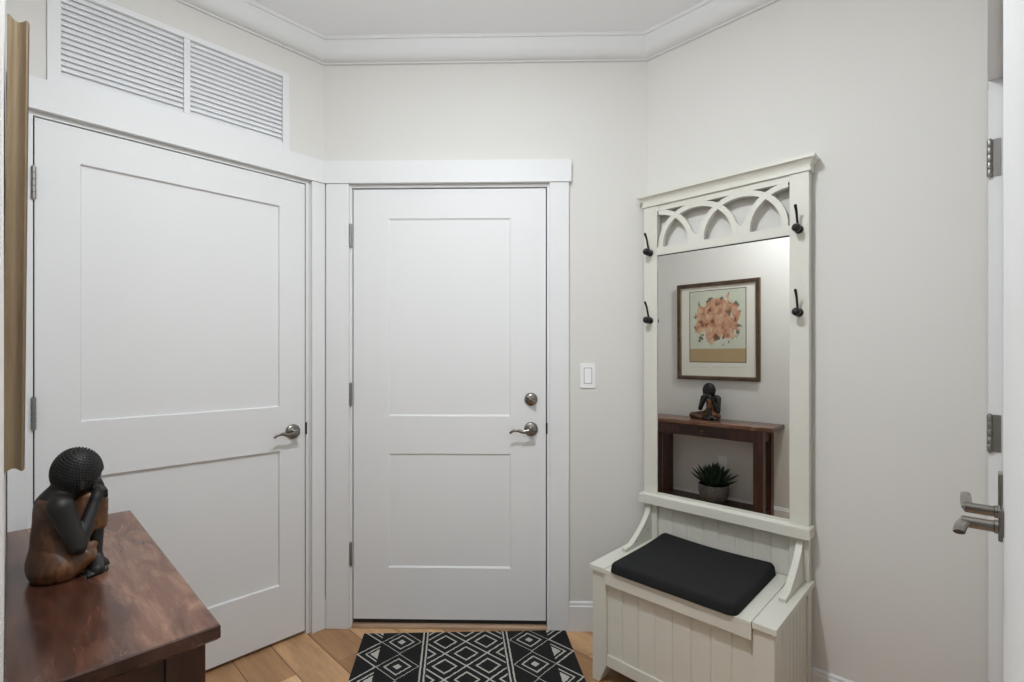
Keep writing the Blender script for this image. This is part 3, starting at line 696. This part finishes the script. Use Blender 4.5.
link_mesh('print', bm, M['print'], fr)

# outlet under the console table
ol = empty('wall_outlet', (XC, 1.500, 0.400), PI/2); tag(ol, 'white wall outlet under the console table seen in the mirror', 'outlet')
boxobj('cover_plate', (-0.035, 0.035, -0.006, -0.0005, -0.0575, 0.0575), M['plastic'], ol, 0.002)
for z in (-0.02, 0.02):
    bm = bmesh.new(); lathe(bm, [(0.0165, 0.006), (0.0165, 0.0075), (0.0155, 0.008)], 24, 'y', (0, 0, z)); link_mesh('socket', bm, M['plastic'], ol)

# ------------------------------------------------------------------ potted succulent on the table's shelf
pp = empty('potted_succulent', (0.145, 1.515, 0.1172)); pp.scale = (1.17, 1.17, 1.17); tag(pp, 'spiky green succulent in a grey bowl pot on the console table shelf', 'potted plant')
bm = bmesh.new(); lathe(bm, [(0.045, 0), (0.058, 0.002), (0.080, 0.022), (0.093, 0.055), (0.097, 0.090), (0.096, 0.118), (0.092, 0.120), (0.088, 0.116), (0.087, 0.095), (0.02, 0.094)], 40); link_mesh('pot', bm, M['pot'], pp, True, 0.8)
bm = bmesh.new(); lathe(bm, [(0.0865, 0.0955), (0.0865, 0.104), (0.05, 0.108), (0.005, 0.109)], 28); link_mesh('soil', bm, M['soil'], pp, True)
bm = bmesh.new()
def leaf(az, el, L, wd):
    n = 7; d = Vector((math.cos(az)*math.cos(el), math.sin(az)*math.cos(el), math.sin(el))); side_ = Vector((-math.sin(az), math.cos(az), 0)); up = d.cross(side_)*-1
    if up.z < 0: up = -up
    rows = []
    for k in range(n+1):
        t = k/n; wv = wd*(0.75+0.9*t-1.65*t*t)*(1 if t < 1 else 0)+0.0006
        c = Vector((0, 0, 0.108))+d*(0.012+L*t)+up*(0.035*t*t*L/0.15)*math.sin(el*1.0+0.6)
        rows.append([bm.verts.new(c+side_*wv+up*wv*0.35), bm.verts.new(c+up*-wv*0.10), bm.verts.new(c-side_*wv+up*wv*0.35), bm.verts.new(c-up*wv*0.55)])
    for a, b_ in zip(rows, rows[1:]):
        for k in range(4): bm.faces.new((a[k], a[(k+1) % 4], b_[(k+1) % 4], b_[k]))
    bm.faces.new(rows[0]); bm.faces.new(rows[-1])
ga = PI*(3-math.sqrt(5))
for i in range(62):
    t = i/61; leaf(i*ga, math.radians(14+66*t)+random.uniform(-.08, .08), 0.160-0.040*t+random.uniform(-.012, .012), 0.0225-0.005*t)
link_mesh('leaves', bm, M['leaf'], pp, True, 0.7)

# ------------------------------------------------------------------ carved seated figure (cm, f = forward, l = its left, z up)
def smin(a, b_, k):
    h = np.clip(0.5+0.5*(b_-a)/k, 0, 1); return b_*(1-h)+a*h-k*h*(1-h)
class Field:
    def __init__(s, lo, hi, h):
        s.lo = np.array(lo, float); s.h = h; n = [int((b_-a)/h)+2 for a, b_ in zip(lo, hi)]
        s.G = np.stack(np.meshgrid(*[lo[i]+h*np.arange(n[i]) for i in range(3)], indexing='ij'), -1); s.F = np.full(n, 1e3)
    def add(s, d, k=0.8): s.F = smin(s.F, d, k) if k else np.minimum(s.F, d)
    def cap(s, a, b_, ra, rb):
        a, b_ = np.array(a, float), np.array(b_, float); ab = b_-a
        t = np.clip(((s.G-a)@ab)/(ab@ab), 0, 1); return np.linalg.norm(s.G-a-t[..., None]*ab, axis=-1)-(ra+(rb-ra)*t)
    def ell(s, c, r, rot=None):
        q = s.G-np.array(c, float)
        if rot is not None: q = q@np.array(rot)
        r = np.array(r, float); k0 = np.linalg.norm(q/r, axis=-1); k1 = np.linalg.norm(q/(r*r), axis=-1)+1e-9; return k0*(k0-1)/k1
def nets(field):
    F, h, lo = field.F, field.h, field.lo
    ins = F < 0; nx, ny, nz = F.shape
    c = np.zeros((nx-1, ny-1, nz-1), int)
    for dx in (0, 1):
        for dy in (0, 1):
            for dz in (0, 1): c += ins[dx:nx-1+dx, dy:ny-1+dy, dz:nz-1+dz]
    act = (c > 0) & (c < 8); idx = -np.ones(act.shape, int); ids = np.argwhere(act); idx[act] = np.arange(len(ids))
    acc = np.zeros((len(ids), 3)); cnt = np.zeros(len(ids))
    cor = [np.array((a, b_, d)) for a in (0, 1) for b_ in (0, 1) for d in (0, 1)]
    for p in cor:
        for ax in range(3):
            if p[ax]: continue
            q = p.copy(); q[ax] = 1
            f0 = F[tuple((ids+p).T)]; f1 = F[tuple((ids+q).T)]; mk = (f0 < 0) != (f1 < 0)
            t = np.where(mk, f0/(f0-f1+1e-12), 0); pos = p+np.outer(t, np.eye(3)[ax]); acc[mk] += pos[mk]; cnt[mk] += 1
    V = (ids+acc/cnt[:, None])*h+lo
    faces = []
    for ax in range(3):
        a1, a2 = [(1, 2), (2, 0), (0, 1)][ax]
        sl0 = [slice(None)]*3; sl1 = [slice(None)]*3; sl0[ax] = slice(0, -1); sl1[ax] = slice(1, None)
        ch = np.argwhere(ins[tuple(sl0)] != ins[tuple(sl1)])
        for e in ch:
            if e[a1] < 1 or e[a2] < 1: continue
            q = []
            for d1_, d2_ in ((-1, -1), (0, -1), (0, 0), (-1, 0)):
                k = e.copy(); k[a1] += d1_; k[a2] += d2_
                if (k >= idx.shape).any(): q = []; break
                q.append(int(idx[tuple(k)]))
            if len(q) == 4 and min(q) >= 0: faces.append(q if ins[tuple(e)] else q[::-1])
    return V, faces
def field_mesh(name, field, mat, parent, squash=True):
    V, faces = nets(field)
    if squash: V[:, 2] = np.maximum(V[:, 2], 0.02)
    me = bpy.data.meshes.new(name); me.from_pydata((V*0.01).tolist(), [], faces); me.update()
    for p in me.polygons: p.use_smooth = True
    me.materials.append(mat); o = bpy.data.objects.new(name, me); C.collection.objects.link(o); o.parent = parent; return o
fg = empty('seated_figure_carving', (0.092, 1.562, 0.7502)); tag(fg, 'carved dark wooden figure crouching with bowed head on the console table', 'figurine')
S = Field((-7.5, -10, -0.8), (10, 17.5, 30.5), 0.24)
HC = (2.3, 0.0, 23.5); HR = (4.6, 4.6, 5.6)
# body
S.add(S.ell((-1.3, -0.4, 3.4), (4.5, 6.6, 4.6)))
S.add(S.cap((-2.2, 0, 5), (-1.5, 0, 16.0), 3.7, 3.4), 2.0)
S.add(S.cap((-1.0, -4.4, 17.2), (-1.0, 4.4, 17.2), 2.3, 2.3), 2.2)
S.add(S.cap((-2.0, 0, 16.8), (0.6, 0, 20.5), 2.9, 2.8), 1.5)
S.add(S.ell(HC, HR), 0.8)
S.add(S.ell((6.0, 0.0, 20.0), (1.0, 1.0, 1.2)), 0.8)       # nose and brow turned down onto the hands
S.add(S.cap((6.5, 0.0, 20.6), (6.8, 0.0, 19.4), 0.45, 0.6), 0.4)
for s_ in (-1, 1): S.add(S.ell((2.8, s_*4.45, 20.9), (0.6, 0.35, 1.3)), 0.3)
# arms with clasped hands
for s_, el, wr in ((-1, (1.9, -7.0, 7.6), (5.5, -2.9, 17.2)), (1, (2.6, 7.0, 8.6), (5.7, 1.9, 17.2))):
    S.add(S.cap((-0.9, s_*5.6, 16.9), el, 2.45, 1.65), 0.9)
    S.add(S.cap(el, wr, 1.6, 1.15), 0.5)
    hand = (6.1, wr[1]*0.72, 18.4)
    S.add(S.cap(wr, hand, 1.3, 1.6), 0.5)
    for k in range(4):
        yb = hand[1]+(-1.05+0.70*k)
        S.add(S.cap((hand[0]+0.2, yb, hand[2]+0.9), (hand[0]+1.2, yb, hand[2]+0.3), 0.42, 0.40), 0.12)
        S.add(S.cap((hand[0]+1.2, yb, hand[2]+0.3), (hand[0]+1.35, yb*0.9, hand[2]-1.2), 0.40, 0.34), 0.10)
    S.add(S.cap((hand[0]-0.4, hand[1], hand[2]+0.6), (hand[0]+0.5, hand[1]-s_*1.7, hand[2]-0.6), 0.42, 0.36), 0.12)
# raised right leg, folded left leg
S.add(S.cap((-1, -3.2, 4.0), (5.6, -1.3, 14.2), 2.4, 1.7), 0.8)
S.add(S.cap((6.0, -1.3, 14.4), (5.6, -2.0, 3.0), 1.5, 1.15), 0.5)
S.add(S.cap((5.4, -2.2, 2.4), (5.4, -6.2, 1.1), 1.6, 1.35), 0.7)
for k in range(5):
    bx = 3.7+0.86*k; S.add(S.cap((bx+0.0, -6.2+0.10*k, 0.95), (bx-0.05, -7.7+0.34*k, 0.50), 0.52-0.03*k, 0.44-0.03*k), 0.12)
S.add(S.cap((-1, 3.2, 3.4), (2.2, 13.2, 2.6), 2.9, 2.3), 0.8)
S.add(S.cap((2.2, 13.2, 2.4), (5.6, 1.6, 1.6), 2.0, 1.1), 0.5)
S.add(S.cap((5.6, 1.2, 1.5), (7.0, -1.6, 1.1), 1.35, 1.0), 0.5)
for k in range(4): S.add(S.cap((6.5+0.40*k, -1.6, 0.9), (6.8+0.36*k, -2.6+0.15*k, 0.6), 0.38, 0.34), 0.12)
field_mesh('body', S, M['statue_skin'], fg)
# robe over back, lap, knee and folded leg
R = Field((-8, -10.5, -0.8), (10, 17.5, 21), 0.24)
R.add(R.ell((-1.3, -0.4, 3.2), (4.95, 7.2, 5.6)))
R.add(R.cap((-2.2, -0.4, 3), (-1.5, 0, 16.4), 4.1, 3.75), 1.6)
R.add(R.cap((-1.6, -2.8, 16.6), (-1.2, 4.8, 17.0), 2.75, 2.6), 1.4)
R.add(R.cap((-1, -3.4, 4.0), (5.6, -1.3, 14.2), 3.0, 2.1), 1.0)
R.add(R.cap((1.2, -1.2, 8), (4.2, -0.8, 17.0), 3.2, 2.4), 0.8)
R.add(R.cap((6.0, -1.3, 15.6), (5.9, -1.6, 10.6), 2.05, 1.75), 0.6)
R.add(R.cap((0.0, -4.6, 3.0), (3.4, -4.4, 4.4), 3.0, 2.2), 1.0)
R.add(R.cap((2.5, -4.0, 4.6), (4.9, -3.0, 6.4), 1.6, 0.9), 0.5)
R.add(R.cap((-1, 3.2, 3.4), (2.2, 13.2, 2.6), 3.3, 2.75), 0.9)
R.add(R.cap((2.2, 13.2, 2.5), (5.0, 4.4, 1.8), 2.45, 1.7), 0.6)
gx, gy, gz = R.G[..., 0], R.G[..., 1], R.G[..., 2]
R.F = R.F + 0.13*np.sin(gy*2.6+gz*0.35)*np.clip((gx-0.5)/2, 0, 1) + 0.05*np.sin(gz*1.1+gy*0.6)
# keep the right shoulder and the neck bare
R.F = np.maximum(R.F, -(np.sqrt((gx-0.2)**2+(gy+6.6)**2+(gz-16.9)**2)-3.7))
R.F = np.maximum(R.F, gz-(18.8+0.12*np.clip(gy, -6, 5)-0.30*np.clip(gx+2, 0, 4)+1.5*np.clip(gx-2.0, 0, 3)))
field_mesh('robe', R, M['robe'], fg)
# hair: rings of small curls wrapped over the skull
bm = bmesh.new()
ax = Vector((0.28, -0.36, 0.89)).normalized(); t1 = ax.orthogonal().normalized(); t2 = ax.cross(t1)
face_dir = Vector((0.72, 0.10, -0.68)).normalized()
def skull(d):
    r = 1/math.sqrt((d.x/(HR[0]+.12))**2+(d.y/(HR[1]+.12))**2+(d.z/(HR[2]+.12))**2); return d*r
bm2 = bmesh.new(); r = bmesh.ops.create_icosphere(bm2, subdivisions=4, radius=1.0)
kill = []
for v in bm2.verts:
    d = v.co.normalized()
    v.co = (Vector(HC)+skull(d)*1.0)*0.01
    if d.dot(face_dir) > 0.66 or d.z < -0.80: kill.append(v)
bmesh.ops.delete(bm2, geom=kill, context='VERTS')
me_t = bpy.data.meshes.new('cap'); bm2.to_mesh(me_t); bm2.free(); bm.from_mesh(me_t); bpy.data.meshes.remove(me_t)
for k in range(0, 19):
    th = 0.02+k*0.128; n = max(1, int(2*PI*math.sin(th)*4.8/0.56))
    for i in range(n):
        a = 2*PI*(i+0.5*(k % 2))/n; d = (ax*math.cos(th)+(t1*math.cos(a)+t2*math.sin(a))*math.sin(th)).normalized()
        if d.dot(face_dir) > 0.68 or d.z < -0.80: continue
        p = (Vector(HC)+skull(d))*0.01
        r = bmesh.ops.create_icosphere(bm, subdivisions=1, radius=0.0029); bmesh.ops.translate(bm, verts=r['verts'], vec=p)
link_mesh('hair', bm, M['statue_skin'], fg, True)
